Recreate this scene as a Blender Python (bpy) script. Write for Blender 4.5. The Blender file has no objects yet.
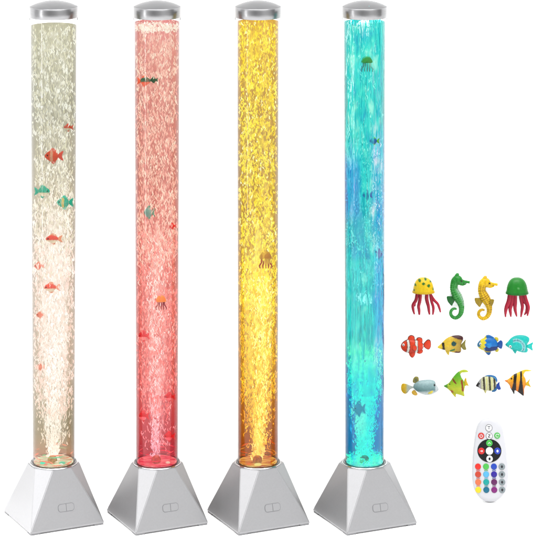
import bpy, bmesh, math, random
import numpy as np
from mathutils import Vector, Matrix
random.seed(7); rng = np.random.default_rng(11)
C = bpy.context.scene.collection
PI = math.pi

# ---------------------------------------------------------------- scale of the place
K = 0.0022            # metres per photo pixel in the plane of the lamp axes
D = 5.6               # camera to lamp axes
H = 0.335 * D         # camera height
PX0, PYF = 266.5, 518.6
PYH = PYF - H / K     # picture height of the horizon
WALL = 0.159          # the white backdrop stands this far behind the lamp axes
def wx(px, y=0.0): return (px - PX0) * K * (D + y) / D
def wz(py, y=0.0): return H - (py - PYH) * K * (D + y) / D

def lin(c):
    return tuple((v/255/12.92 if v/255 <= .04045 else ((v/255+.055)/1.055)**2.4) for v in c)

# ---------------------------------------------------------------- object helpers
def new_obj(name, verts, faces, mat=None, parent=None, smooth=True, cols=None, mats=None, midx=None):
    me = bpy.data.meshes.new(name)
    me.from_pydata([tuple(v) for v in verts], [], faces)
    if smooth: me.polygons.foreach_set('use_smooth', [True]*len(me.polygons))
    for m in (mats or ([mat] if mat else [])): me.materials.append(m)
    if midx is not None: me.polygons.foreach_set('material_index', midx)
    if cols is not None:
        a = me.color_attributes.new('col', 'FLOAT_COLOR', 'POINT')
        a.data.foreach_set('color', np.asarray([(*c, 1.0) for c in cols], dtype=np.float32).ravel())
    me.update()
    o = bpy.data.objects.new(name, me); C.objects.link(o)
    if parent: o.parent = parent
    return o

def bm_obj(name, bm, mat, parent=None, smooth=True, angle=35):
    bmesh.ops.recalc_face_normals(bm, faces=bm.faces)
    me = bpy.data.meshes.new(name); bm.to_mesh(me); bm.free()
    me.materials.append(mat)
    if smooth:
        me.polygons.foreach_set('use_smooth', [True]*len(me.polygons))
        me.set_sharp_from_angle(angle=math.radians(angle))
    o = bpy.data.objects.new(name, me); C.objects.link(o)
    if parent: o.parent = parent
    return o

def thing(name, label, cat, loc=(0,0,0), group=None):
    o = bpy.data.objects.new(name, None); C.objects.link(o)
    o.location = loc; o.empty_display_size = .03
    o['label'] = label; o['category'] = cat
    if group: o['group'] = group
    return o

def lathe(name, prof, mat, parent, n=96, closed=False, loc=(0,0,0), sharp=35):
    bm = bmesh.new(); rings = []
    for r, z in prof:
        if r < 1e-6: rings.append([bm.verts.new((0,0,z))])
        else: rings.append([bm.verts.new((r*math.cos(2*PI*i/n), r*math.sin(2*PI*i/n), z)) for i in range(n)])
    prs = list(zip(rings, rings[1:]))
    if closed: prs.append((rings[-1], rings[0]))
    for a, b in prs:
        for i in range(n):
            j = (i+1) % n
            if len(a) == 1 and len(b) == 1: continue
            if len(a) == 1: bm.faces.new((a[0], b[i], b[j]))
            elif len(b) == 1: bm.faces.new((a[i], a[j], b[0]))
            else: bm.faces.new((a[i], a[j], b[j], b[i]))
    o = bm_obj(name, bm, mat, parent, True, sharp); o.location = loc
    return o

# ---------------------------------------------------------------- material helpers
def mat(name):
    m = bpy.data.materials.new(name); m.use_nodes = True
    nt = m.node_tree; nt.nodes.clear()
    out = nt.nodes.new('ShaderNodeOutputMaterial')
    return m, nt, out
def N(nt, t, **kw):
    n = nt.nodes.new(t)
    for k, v in kw.items():
        if k in n.inputs.keys(): n.inputs[k].default_value = v
        else: setattr(n, k, v)
    return n
def ramp(nt, stops, interp='LINEAR'):
    r = nt.nodes.new('ShaderNodeValToRGB'); r.color_ramp.interpolation = interp
    e = r.color_ramp.elements
    while len(e) < len(stops): e.new(.5)
    for i, (p, c) in enumerate(stops):
        e[i].position = p; e[i].color = (*c, 1) if len(c) == 3 else c
    return r
def principled(name, color, rough=.5, metal=0., spec=.5, noise=0., nscale=(40,40,40), bump=0., coat=0.):
    m, nt, out = mat(name)
    p = N(nt, 'ShaderNodeBsdfPrincipled'); p.inputs['Base Color'].default_value = (*color, 1)
    p.inputs['Roughness'].default_value = rough; p.inputs['Metallic'].default_value = metal
    p.inputs['Specular IOR Level'].default_value = spec; p.inputs['Coat Weight'].default_value = coat
    p.inputs['Coat Roughness'].default_value = .1
    if noise or bump:
        tc = N(nt, 'ShaderNodeTexCoord'); mp = N(nt, 'ShaderNodeMapping'); mp.inputs['Scale'].default_value = nscale
        no = N(nt, 'ShaderNodeTexNoise'); no.inputs['Scale'].default_value = 1; no.inputs['Detail'].default_value = 4
        nt.links.new(tc.outputs['Object'], mp.inputs[0]); nt.links.new(mp.outputs[0], no.inputs['Vector'])
        if noise:
            a = tuple(max(0, c*(1-noise)) for c in color); b = tuple(min(1, c*(1+noise)) for c in color)
            r = ramp(nt, [(.25, a), (.75, b)]); nt.links.new(no.outputs['Fac'], r.inputs[0])
            nt.links.new(r.outputs[0], p.inputs['Base Color'])
        if bump:
            bu = N(nt, 'ShaderNodeBump'); bu.inputs['Strength'].default_value = bump; bu.inputs['Distance'].default_value = .001
            nt.links.new(no.outputs['Fac'], bu.inputs['Height']); nt.links.new(bu.outputs[0], p.inputs['Normal'])
    nt.links.new(p.outputs[0], out.inputs[0])
    return m

TOY = .37
def toycol(c): return tuple(min(v*TOY, .95) for v in lin(c))
def attr_mat(name, rough=.38, spec=.16, bump=.25):
    m, nt, out = mat(name)
    a = N(nt, 'ShaderNodeAttribute', attribute_name='col')
    tc = N(nt, 'ShaderNodeTexCoord')
    no = N(nt, 'ShaderNodeTexNoise'); no.inputs['Scale'].default_value = 260; no.inputs['Detail'].default_value = 3
    nt.links.new(tc.outputs['Object'], no.inputs['Vector'])
    r = ramp(nt, [(.3, (.86,.86,.86)), (.7, (1.08,1.08,1.08))]); nt.links.new(no.outputs['Fac'], r.inputs[0])
    mx = N(nt, 'ShaderNodeMix', data_type='RGBA', blend_type='MULTIPLY'); mx.inputs[0].default_value = 1
    nt.links.new(a.outputs['Color'], mx.inputs[6]); nt.links.new(r.outputs[0], mx.inputs[7])
    p = N(nt, 'ShaderNodeBsdfPrincipled'); p.inputs['Roughness'].default_value = rough
    p.inputs['Specular IOR Level'].default_value = spec
    nt.links.new(mx.outputs[2], p.inputs['Base Color'])
    bu = N(nt, 'ShaderNodeBump'); bu.inputs['Strength'].default_value = bump; bu.inputs['Distance'].default_value = .0008
    nt.links.new(no.outputs['Fac'], bu.inputs['Height']); nt.links.new(bu.outputs[0], p.inputs['Normal'])
    nt.links.new(p.outputs[0], out.inputs[0])
    return m

M_BACK = principled('white_paper', (.93,.93,.93), .9, spec=.1)
M_TOY = attr_mat('painted_rubber')
M_SILVER = principled('silver_paint', (.208,.208,.213), .34, metal=.7, spec=.5, noise=.03, nscale=(300,300,300), bump=.05)
M_GAP = principled('seam_dark', (.10,.10,.105), .6, spec=.2)
M_FOOT = principled('grey_rubber', (.14,.14,.145), .7, spec=.2)
M_BUTTON = principled('silver_button', (.208,.208,.213), .34, metal=.7, spec=.5)
M_EYE = principled('glossy_black', (.004,.004,.005), .15, spec=.2)
M_STONE = principled('air_stone', (.5,.42,.2), .8, noise=.5, nscale=(220,220,220), bump=.6)

def brushed(name, color, rough, sx, sy, sz, amt, metal=1.):
    m, nt, out = mat(name)
    tc = N(nt, 'ShaderNodeTexCoord'); mp = N(nt, 'ShaderNodeMapping'); mp.inputs['Scale'].default_value = (sx, sy, sz)
    nt.links.new(tc.outputs['Object'], mp.inputs[0])
    no = N(nt, 'ShaderNodeTexNoise'); no.inputs['Scale'].default_value = 1; no.inputs['Detail'].default_value = 5
    nt.links.new(mp.outputs[0], no.inputs['Vector'])
    a = tuple(c*(1-amt) for c in color); b = tuple(min(1, c*(1+amt)) for c in color)
    r = ramp(nt, [(.3, a), (.7, b)]); nt.links.new(no.outputs['Fac'], r.inputs[0])
    p = N(nt, 'ShaderNodeBsdfPrincipled'); p.inputs['Metallic'].default_value = metal; p.inputs['Specular IOR Level'].default_value = .25
    p.inputs['Roughness'].default_value = rough
    nt.links.new(r.outputs[0], p.inputs['Base Color']); nt.links.new(p.outputs[0], out.inputs[0])
    return m
M_BAND = brushed('brushed_steel_band', (.185,.185,.188), .28, 25, 25, 900, .10)
M_DOME = brushed('brushed_steel_dome', (.07,.07,.072), .42, 30, 30, 900, .10, .6)

def glass_mat(name, tint, refl=1.0, rough=.03):
    m, nt, out = mat(name)
    t = N(nt, 'ShaderNodeBsdfTransparent'); t.inputs[0].default_value = (*tint, 1)
    g = N(nt, 'ShaderNodeBsdfGlossy'); g.inputs['Roughness'].default_value = rough
    g.inputs[0].default_value = (refl, refl, refl, 1)
    ge = N(nt, 'ShaderNodeNewGeometry'); dt = N(nt, 'ShaderNodeVectorMath', operation='DOT_PRODUCT')
    nt.links.new(ge.outputs['Incoming'], dt.inputs[0]); nt.links.new(ge.outputs['Normal'], dt.inputs[1])
    ab = N(nt, 'ShaderNodeMath', operation='ABSOLUTE'); nt.links.new(dt.outputs['Value'], ab.inputs[0])
    om = N(nt, 'ShaderNodeMath', operation='SUBTRACT'); om.inputs[0].default_value = 1; nt.links.new(ab.outputs[0], om.inputs[1])
    po = N(nt, 'ShaderNodeMath', operation='POWER'); po.inputs[1].default_value = 5; nt.links.new(om.outputs[0], po.inputs[0])
    f = N(nt, 'ShaderNodeMath', operation='MULTIPLY_ADD'); f.inputs[1].default_value = .7; f.inputs[2].default_value = .012; nt.links.new(po.outputs[0], f.inputs[0])
    p3 = N(nt, 'ShaderNodeMath', operation='POWER'); p3.inputs[1].default_value = 3.5; nt.links.new(om.outputs[0], p3.inputs[0])
    tm = N(nt, 'ShaderNodeMix', data_type='RGBA'); tm.inputs[6].default_value = (*tint, 1); tm.inputs[7].default_value = (*[v*.74 for v in tint], 1)   # longer way through the wall at its edge
    nt.links.new(p3.outputs[0], tm.inputs[0]); nt.links.new(tm.outputs[2], t.inputs[0])
    mx = N(nt, 'ShaderNodeMixShader')
    nt.links.new(f.outputs[0], mx.inputs[0]); nt.links.new(t.outputs[0], mx.inputs[1]); nt.links.new(g.outputs[0], mx.inputs[2])
    nt.links.new(mx.outputs[0], out.inputs[0])
    return m
M_GLASS = glass_mat('clear_acrylic', (.985,.985,.985), .8)
M_COLLAR = glass_mat('clear_collar', (.86,.87,.87), 1.0, .08)

WT = .47
# coloured water, LED glow put into its tint by height; room light passes twice
def water_mat(name, stops, zlo, zhi, mottle, mscale, side=None):
    m, nt, out = mat(name)
    tc = N(nt, 'ShaderNodeTexCoord'); sep = N(nt, 'ShaderNodeSeparateXYZ')
    nt.links.new(tc.outputs['Object'], sep.inputs[0])
    no = N(nt, 'ShaderNodeTexNoise'); no.inputs['Scale'].default_value = 1; no.inputs['Detail'].default_value = 4
    mp = N(nt, 'ShaderNodeMapping'); mp.inputs['Scale'].default_value = mscale
    nt.links.new(tc.outputs['Object'], mp.inputs[0]); nt.links.new(mp.outputs[0], no.inputs['Vector'])
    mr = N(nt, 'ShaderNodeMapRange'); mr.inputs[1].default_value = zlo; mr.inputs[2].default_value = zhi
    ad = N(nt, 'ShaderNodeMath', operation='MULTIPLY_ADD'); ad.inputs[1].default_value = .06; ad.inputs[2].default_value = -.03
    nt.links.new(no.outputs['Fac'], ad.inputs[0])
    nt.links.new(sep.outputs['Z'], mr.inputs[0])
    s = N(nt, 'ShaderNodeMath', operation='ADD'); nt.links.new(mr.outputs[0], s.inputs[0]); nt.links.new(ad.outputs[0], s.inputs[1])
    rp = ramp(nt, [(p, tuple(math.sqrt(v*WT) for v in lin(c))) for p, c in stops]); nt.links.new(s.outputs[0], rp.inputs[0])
    r2 = ramp(nt, [(.35, mottle), (.62, (1,1,1))]); nt.links.new(no.outputs['Fac'], r2.inputs[0])
    mx = N(nt, 'ShaderNodeMix', data_type='RGBA', blend_type='MULTIPLY'); mx.inputs[0].default_value = 1
    nt.links.new(rp.outputs[0], mx.inputs[6]); nt.links.new(r2.outputs[0], mx.inputs[7])
    last = mx.outputs[2]
    if side:                                  # a differently coloured patch: (x0, x1, z0, z1, colour factor)
        for (x0, x1, z0, z1, soft, cf) in side:
            def box(sock, lo, hi, so):
                a = N(nt, 'ShaderNodeMapRange', interpolation_type='SMOOTHSTEP'); a.inputs[1].default_value = lo-so; a.inputs[2].default_value = lo+so
                b = N(nt, 'ShaderNodeMapRange', interpolation_type='SMOOTHSTEP'); b.inputs[1].default_value = hi+so; b.inputs[2].default_value = hi-so
                nt.links.new(sock, a.inputs[0]); nt.links.new(sock, b.inputs[0])
                mu = N(nt, 'ShaderNodeMath', operation='MULTIPLY'); nt.links.new(a.outputs[0], mu.inputs[0]); nt.links.new(b.outputs[0], mu.inputs[1])
                return mu.outputs[0]
            mu = N(nt, 'ShaderNodeMath', operation='MULTIPLY')
            nt.links.new(box(sep.outputs['X'], x0, x1, .006), mu.inputs[0]); nt.links.new(box(sep.outputs['Z'], z0, z1, soft), mu.inputs[1])
            m3 = N(nt, 'ShaderNodeMix', data_type='RGBA', blend_type='MIX')
            m3.inputs[7].default_value = (*[math.sqrt(v*WT) for v in lin(cf)], 1)
            nt.links.new(mu.outputs[0], m3.inputs[0]); nt.links.new(last, m3.inputs[6]); last = m3.outputs[2]
    t = N(nt, 'ShaderNodeBsdfTransparent'); nt.links.new(last, t.inputs[0])
    nt.links.new(t.outputs[0], out.inputs[0])
    return m

TINT = (255,255,255)
# bubbles: the foot lamp's light on them is put in as emission
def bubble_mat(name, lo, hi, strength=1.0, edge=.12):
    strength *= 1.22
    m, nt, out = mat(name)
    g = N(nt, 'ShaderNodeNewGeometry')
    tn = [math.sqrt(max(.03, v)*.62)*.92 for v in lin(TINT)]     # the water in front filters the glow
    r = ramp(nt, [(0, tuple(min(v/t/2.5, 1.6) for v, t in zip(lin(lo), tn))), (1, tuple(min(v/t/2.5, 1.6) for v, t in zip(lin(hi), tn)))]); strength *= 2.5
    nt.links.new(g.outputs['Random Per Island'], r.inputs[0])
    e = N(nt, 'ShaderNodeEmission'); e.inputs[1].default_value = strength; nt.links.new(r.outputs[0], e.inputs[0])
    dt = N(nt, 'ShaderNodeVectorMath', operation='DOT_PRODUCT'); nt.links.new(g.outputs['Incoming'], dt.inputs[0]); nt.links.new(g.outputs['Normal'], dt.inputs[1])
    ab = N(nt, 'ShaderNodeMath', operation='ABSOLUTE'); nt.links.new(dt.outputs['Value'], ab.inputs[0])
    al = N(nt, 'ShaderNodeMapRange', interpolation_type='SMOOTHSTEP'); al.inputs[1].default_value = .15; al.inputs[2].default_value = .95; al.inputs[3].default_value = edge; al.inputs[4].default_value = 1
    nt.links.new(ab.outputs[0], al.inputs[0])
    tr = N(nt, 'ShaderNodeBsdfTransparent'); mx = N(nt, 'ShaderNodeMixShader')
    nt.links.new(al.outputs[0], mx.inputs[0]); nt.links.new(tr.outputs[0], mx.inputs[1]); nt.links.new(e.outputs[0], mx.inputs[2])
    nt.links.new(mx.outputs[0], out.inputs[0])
    return m

def glow_cloud_mat(name, stops, strength, scale, thr, amax, power=1.5, detail=4):
    """soft glow among the bubbles put in as emission, thins to nothing at its rim"""
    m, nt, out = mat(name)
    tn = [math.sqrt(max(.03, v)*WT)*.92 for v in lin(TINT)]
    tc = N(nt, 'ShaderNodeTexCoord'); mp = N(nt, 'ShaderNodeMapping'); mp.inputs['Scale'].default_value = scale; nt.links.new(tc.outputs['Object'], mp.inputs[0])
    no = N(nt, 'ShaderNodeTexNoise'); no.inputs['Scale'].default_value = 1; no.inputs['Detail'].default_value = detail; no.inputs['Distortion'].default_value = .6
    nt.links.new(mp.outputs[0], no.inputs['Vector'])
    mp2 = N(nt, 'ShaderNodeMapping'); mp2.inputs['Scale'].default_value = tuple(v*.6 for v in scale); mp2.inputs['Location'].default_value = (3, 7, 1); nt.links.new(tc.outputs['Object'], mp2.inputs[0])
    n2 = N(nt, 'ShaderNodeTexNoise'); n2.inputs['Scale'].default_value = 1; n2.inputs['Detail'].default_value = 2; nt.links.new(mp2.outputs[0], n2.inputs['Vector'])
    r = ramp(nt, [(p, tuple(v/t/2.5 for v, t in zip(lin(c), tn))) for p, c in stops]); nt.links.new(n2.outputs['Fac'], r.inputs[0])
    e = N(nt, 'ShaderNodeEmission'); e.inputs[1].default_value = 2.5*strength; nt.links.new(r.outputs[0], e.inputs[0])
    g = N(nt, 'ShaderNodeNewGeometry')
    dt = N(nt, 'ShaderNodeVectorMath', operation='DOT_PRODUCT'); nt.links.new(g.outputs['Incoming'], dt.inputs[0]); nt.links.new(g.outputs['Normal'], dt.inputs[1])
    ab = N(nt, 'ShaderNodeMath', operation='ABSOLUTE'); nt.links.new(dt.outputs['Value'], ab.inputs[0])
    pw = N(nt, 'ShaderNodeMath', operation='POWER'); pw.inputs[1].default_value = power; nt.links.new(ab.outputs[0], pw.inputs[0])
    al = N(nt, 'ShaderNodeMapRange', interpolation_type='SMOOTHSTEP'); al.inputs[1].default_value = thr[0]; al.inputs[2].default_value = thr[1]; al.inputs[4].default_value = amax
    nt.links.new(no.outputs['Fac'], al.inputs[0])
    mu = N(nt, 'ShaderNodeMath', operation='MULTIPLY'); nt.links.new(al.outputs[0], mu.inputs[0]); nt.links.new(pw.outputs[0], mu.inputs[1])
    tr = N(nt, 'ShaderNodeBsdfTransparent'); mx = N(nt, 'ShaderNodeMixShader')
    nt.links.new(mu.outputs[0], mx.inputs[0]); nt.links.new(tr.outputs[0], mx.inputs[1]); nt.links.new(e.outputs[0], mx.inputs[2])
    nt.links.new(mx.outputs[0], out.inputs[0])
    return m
def glow_cloud(root, prof, m):  # added emissive shell that brightens the bubble column
    o = lathe('glow_cloud', prof, m, root, n=48, sharp=180); o['kind'] = 'stuff'; return o

# ---------------------------------------------------------------- the setting: one white sweep
bm = bmesh.new()
prof = [(-3.0, 0.0)]
R = .02
for i in range(9):
    a = PI/2*i/8
    prof.append((WALL - R + R*math.sin(a), R - R*math.cos(a)))
prof += [(WALL, .6), (WALL, 2.6)]
xs = [-3, -1.5, 0, 1.5, 3]
g = [[bm.verts.new((x, y, z)) for x in xs] for y, z in prof]
for a, b in zip(g, g[1:]):
    for i in range(len(xs)-1): bm.faces.new((a[i], a[i+1], b[i+1], b[i]))
o = bm_obj('backdrop', bm, M_BACK, None, True, 180); o['kind'] = 'structure'

NEAR = []; TAPER = (0, 1, 0)
# ---------------------------------------------------------------- streaks of rising bubbles
def streaks(n, zfun, rfun, length, width, wig, mi, seg=5, tilt=.35, cx=0., clump=0):
    """n thin wavy bubble trails; returns verts, faces, material index"""
    z = zfun(n)
    rr = rfun(z)
    edge = np.clip(rr/RMAX, 0, 1) > .9
    rad = rr*np.where(edge, rng.random(n)**.36, rng.random(n)**.6*(.75+.5*rng.random(n))); th = rng.random(n)*2*PI
    x0 = rad*np.cos(th) + (cx(z) if callable(cx) else cx); y0 = rad*np.sin(th)
    keep = np.ones(n, bool)
    if clump:                                  # bubbles rise in loose clouds
        q = sum(a*np.sin(x0*f1+ph1)*np.cos(y0*f1*.8+ph1*2)*np.sin(z*f2+ph1*3+x0*f1*.5) for a, f1, f2, ph1 in ((1,150,75,.3),(.8,260,140,1.7),(.6,420,260,4.1),(.5,90,40,2.2)))
        keep &= (q > clump*(rng.random(n)*2-1) - .10) | (rng.random(n) < .25)
    for fx, fz, fw in NEAR:                    # fish near the glass push the bubbles aside
        keep &= ~((np.abs(x0-fx) < fw*.50) & (np.abs(z-fz) < fw*.36) & (y0 < 0))
    x0, y0, z = x0[keep], y0[keep], z[keep]; n = len(z)
    L = length[0] + (length[1]-length[0])*rng.random(n)**1.5
    Wd = width[0] + (width[1]-width[0])*rng.random(n)**1.5
    ph = rng.random(n)*2*PI; ta = rng.random(n)*2*PI; tl = rng.normal(0, tilt, n)
    fr = .8 + rng.random(n)*1.2
    t = np.linspace(0, 1, seg)
    prof = np.sin(PI*(t*.9+.05))**.7
    V = np.zeros((n, seg, 4, 3))
    for k in range(seg):
        s = (t[k]-.5)
        px = x0 + L*s*tl*np.cos(ta) + wig*L*np.sin(ph+2*PI*fr*t[k])
        py = y0 + L*s*tl*np.sin(ta) + wig*L*np.cos(ph+2*PI*fr*t[k])
        pz = z + L*s
        w = Wd*.5*prof[k]
        for c in range(4):
            a = PI/2*c + PI/4
            V[:, k, c, 0] = px + w*math.cos(a); V[:, k, c, 1] = py + w*math.sin(a); V[:, k, c, 2] = pz
    # keep everything inside the water
    q = np.sqrt(V[..., 0]**2 + V[..., 1]**2); lim = RMAX*.99
    f = np.where(q > lim, lim/q, 1.0); V[..., 0] *= f; V[..., 1] *= f
    sc_ = 1 + TAPER[2]*np.clip((V[..., 2]-TAPER[0])/TAPER[1], 0, 1); V[..., 0] *= sc_; V[..., 1] *= sc_
    base = (np.arange(n)*seg*4)[:, None, None, None]
    kk = np.arange(seg-1)[None, :, None, None]*4
    cc = np.array([[0,1,5,4],[1,2,6,5],[2,3,7,6],[3,0,4,7]])[None, None]
    F = (base + kk + cc).reshape(-1, 4)
    cap0 = (np.arange(n)*seg*4)[:, None] + np.array([3,2,1,0]); cap1 = (np.arange(n)*seg*4 + (seg-1)*4)[:, None] + np.array([0,1,2,3])
    F = np.concatenate([F, cap0, cap1])
    return V.reshape(-1, 3), F, np.full(len(F), mi)

def ARC(n, zlo, zhi, wd, mi, seg=16):
    """thin emissive arcs imitating refracted light bands round the tube wall near its foot"""
    V, F = [], []
    for q in range(n):
        a0 = rng.random()*2*PI; sp = .2+.7*rng.random(); z = zlo+(zhi-zlo)*rng.random()**1.3; w = wd[0]+(wd[1]-wd[0])*rng.random()
        R_ = RMAX*(.90+.07*rng.random()); dz = rng.normal(0, .0016); b = len(V)
        for k in range(seg):
            t = k/(seg-1); a = a0+sp*t; pr = 1.25*w*math.sin(PI*(.04+.92*t))**.8/2
            for c in range(4):
                u = PI/2*c; V.append(((R_+pr*.5*math.cos(u))*math.cos(a), (R_+pr*.5*math.cos(u))*math.sin(a), z+dz*t+pr*math.sin(u)))
        for k in range(seg-1):
            for c in range(4):
                d = (c+1) % 4; F.append((b+4*k+c, b+4*k+d, b+4*k+4+d, b+4*k+4+c))
    return np.array(V), np.array(F), np.full(len(F), mi)

def streak_obj(name, sets, mats, parent):
    vs, fs, ms, off = [], [], [], 0
    for v, f, m in sets:
        vs.append(v); fs.append(f+off); ms.append(m); off += len(v)
    v = np.concatenate(vs); f = np.concatenate(fs); mi = np.concatenate(ms)
    me = bpy.data.meshes.new(name)
    me.vertices.add(len(v)); me.vertices.foreach_set('co', v.astype(np.float32).ravel())
    me.loops.add(f.size); me.loops.foreach_set('vertex_index', f.astype(np.int32).ravel())
    me.polygons.add(len(f)); me.polygons.foreach_set('loop_start', (np.arange(len(f))*4).astype(np.int32))
    for m in mats: me.materials.append(m)
    me.polygons.foreach_set('material_index', mi.astype(np.int32)); me.polygons.foreach_set('use_smooth', np.ones(len(f), bool))
    me.update(calc_edges=True); me.validate()
    o = bpy.data.objects.new(name, me); C.objects.link(o); o.parent = parent
    o['kind'] = 'stuff'
    return o

# ---------------------------------------------------------------- lamps
ZB = (PYF - 462.5)*K      # top of the foot
def make_base(root, yaw):
    s = .171/2; ro = .0565; lift = .0035
    c, sn = math.cos(yaw), math.sin(yaw)
    rot = lambda x, y: (x*c - y*sn, x*sn + y*c)
    bm = bmesh.new()
    sq = [(s,-s), (s,s), (-s,s), (-s,-s)]
    octo = []
    for k in range(4):            # two octagon points per square corner
        for d in (-22.5, 22.5):
            a = math.radians(-45 + 90*k + d); octo.append((ro*math.cos(a), ro*math.sin(a)))
    e = .0022
    bot = [bm.verts.new((*rot(*p), lift)) for p in sq]
    bo2 = [bm.verts.new((*rot(*p), lift+e)) for p in sq]
    top = [bm.verts.new((*rot(*p), ZB)) for p in octo]
    for k in range(4):
        j = (k+1) % 4
        bm.faces.new((bot[k], bot[j], bo2[j], bo2[k]))
        bm.faces.new((bo2[k], bo2[j], top[2*j], top[2*k+1]))
        bm.faces.new((bo2[k], top[2*k+1], top[2*k]))
    bm.faces.new(bot); bm.faces.new(top)
    bmesh.ops.recalc_face_normals(bm, faces=bm.faces)
    bmesh.ops.bevel(bm, geom=[e for e in bm.edges], offset=.0011, segments=2, affect='EDGES', clamp_overlap=True)
    b = bm_obj('base', bm, M_SILVER, root, True, 9)
    # inset dark skirt and four feet
    bm = bmesh.new(); q = s - .004
    lo = [bm.verts.new((*rot(*p), .0012)) for p in [(q,-q),(q,q),(-q,q),(-q,-q)]]
    hi = [bm.verts.new((*rot(*p), lift+.001)) for p in [(q,-q),(q,q),(-q,q),(-q,-q)]]
    for k in range(4): bm.faces.new((lo[k], lo[(k+1)%4], hi[(k+1)%4], hi[k]))
    bm.faces.new(lo)
    bm_obj('skirt', bm, M_FOOT, b, False)
    for sx, sy in ((1,1),(1,-1),(-1,1),(-1,-1)):
        bm = bmesh.new(); a, w = s-.0015, .021
        pts = [(a,a),(a-w,a),(a-w,a-.006),(a-.006,a-.006),(a-.006,a-w),(a,a-w)]
        lo = [bm.verts.new((*rot(x*sx, y*sy), 0.0)) for x, y in pts]; hi = [bm.verts.new((*rot(x*sx, y*sy), lift+.0006)) for x, y in pts]
        n = len(pts)
        for k in range(n): bm.faces.new((lo[k], lo[(k+1)%n], hi[(k+1)%n], hi[k]))
        bm.faces.new(lo); bm.faces.new(hi)
        bm_obj('foot', bm, M_FOOT, b, False)
    # rocker button on the right front face
    apo = ro*math.cos(math.radians(22.5))
    z0 = lift+e; t = .345
    p0 = Vector((0, -s, z0)); p1 = Vector((0, -apo, ZB))
    up = (p1-p0).normalized(); rt = Vector((1,0,0)); nr = rt.cross(up).normalized()
    if nr.y > 0: nr = -nr
    ctr = p0.lerp(p1, t) + rt*.0008
    def rr(w, h, r, n=8):
        out = []
        for (cx, cy, a0) in ((w/2-r, h/2-r, 0), (-w/2+r, h/2-r, 90), (-w/2+r, -h/2+r, 180), (w/2-r, -h/2+r, 270)):
            for i in range(n+1):
                a = math.radians(a0 + 90*i/n); out.append((cx+r*math.cos(a), cy+r*math.sin(a)))
        return out
    def P(u, v, d):
        w = ctr + rt*u + up*v + nr*d; x, y = rot(w.x, w.y); return (x, y, w.z)
    W_, H_ = .0375, .0168
    def slab(name, pts, d0, d1, m, par, bev=0):
        bm = bmesh.new()
        lo = [bm.verts.new(P(u, v, d0)) for u, v in pts]; hi = [bm.verts.new(P(u, v, d1)) for u, v in pts]
        n = len(pts)
        for k in range(n): bm.faces.new((lo[k], lo[(k+1)%n], hi[(k+1)%n], hi[k]))
        bm.faces.new(lo); f = bm.faces.new(hi)
        if bev:
            bmesh.ops.recalc_face_normals(bm, faces=bm.faces)
            bmesh.ops.bevel(bm, geom=list(f.edges), offset=bev, segments=2, affect='EDGES')
        return bm_obj(name, bm, m, par, True, 40)
    bt = slab('button_seam', rr(W_, H_, .0062), -.003, .0004, M_GAP, b)
    for sgn in (-1, 1):
        q = rr(W_-.0016, H_-.0016, .0055)
        half = [(u, v) for u, v in q if u*sgn >= .0]
        if sgn == 1:
            half = sorted(half, key=lambda p: math.atan2(p[1], p[0]-.004))
        else:
            half = sorted(half, key=lambda p: math.atan2(p[1], -(p[0]+.004)))
        # close on the middle line, leaving a thin seam
        g2 = .0004
        half = [(max(g2, u) if sgn == 1 else min(-g2, u), v) for u, v in half]
        hh = H_/2-.0008
        half = [(g2*sgn, -hh)] + half + [(g2*sgn, hh)]
        slab('button', half, -.002, .0011, M_BUTTON, bt, .0004)
    return b

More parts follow.
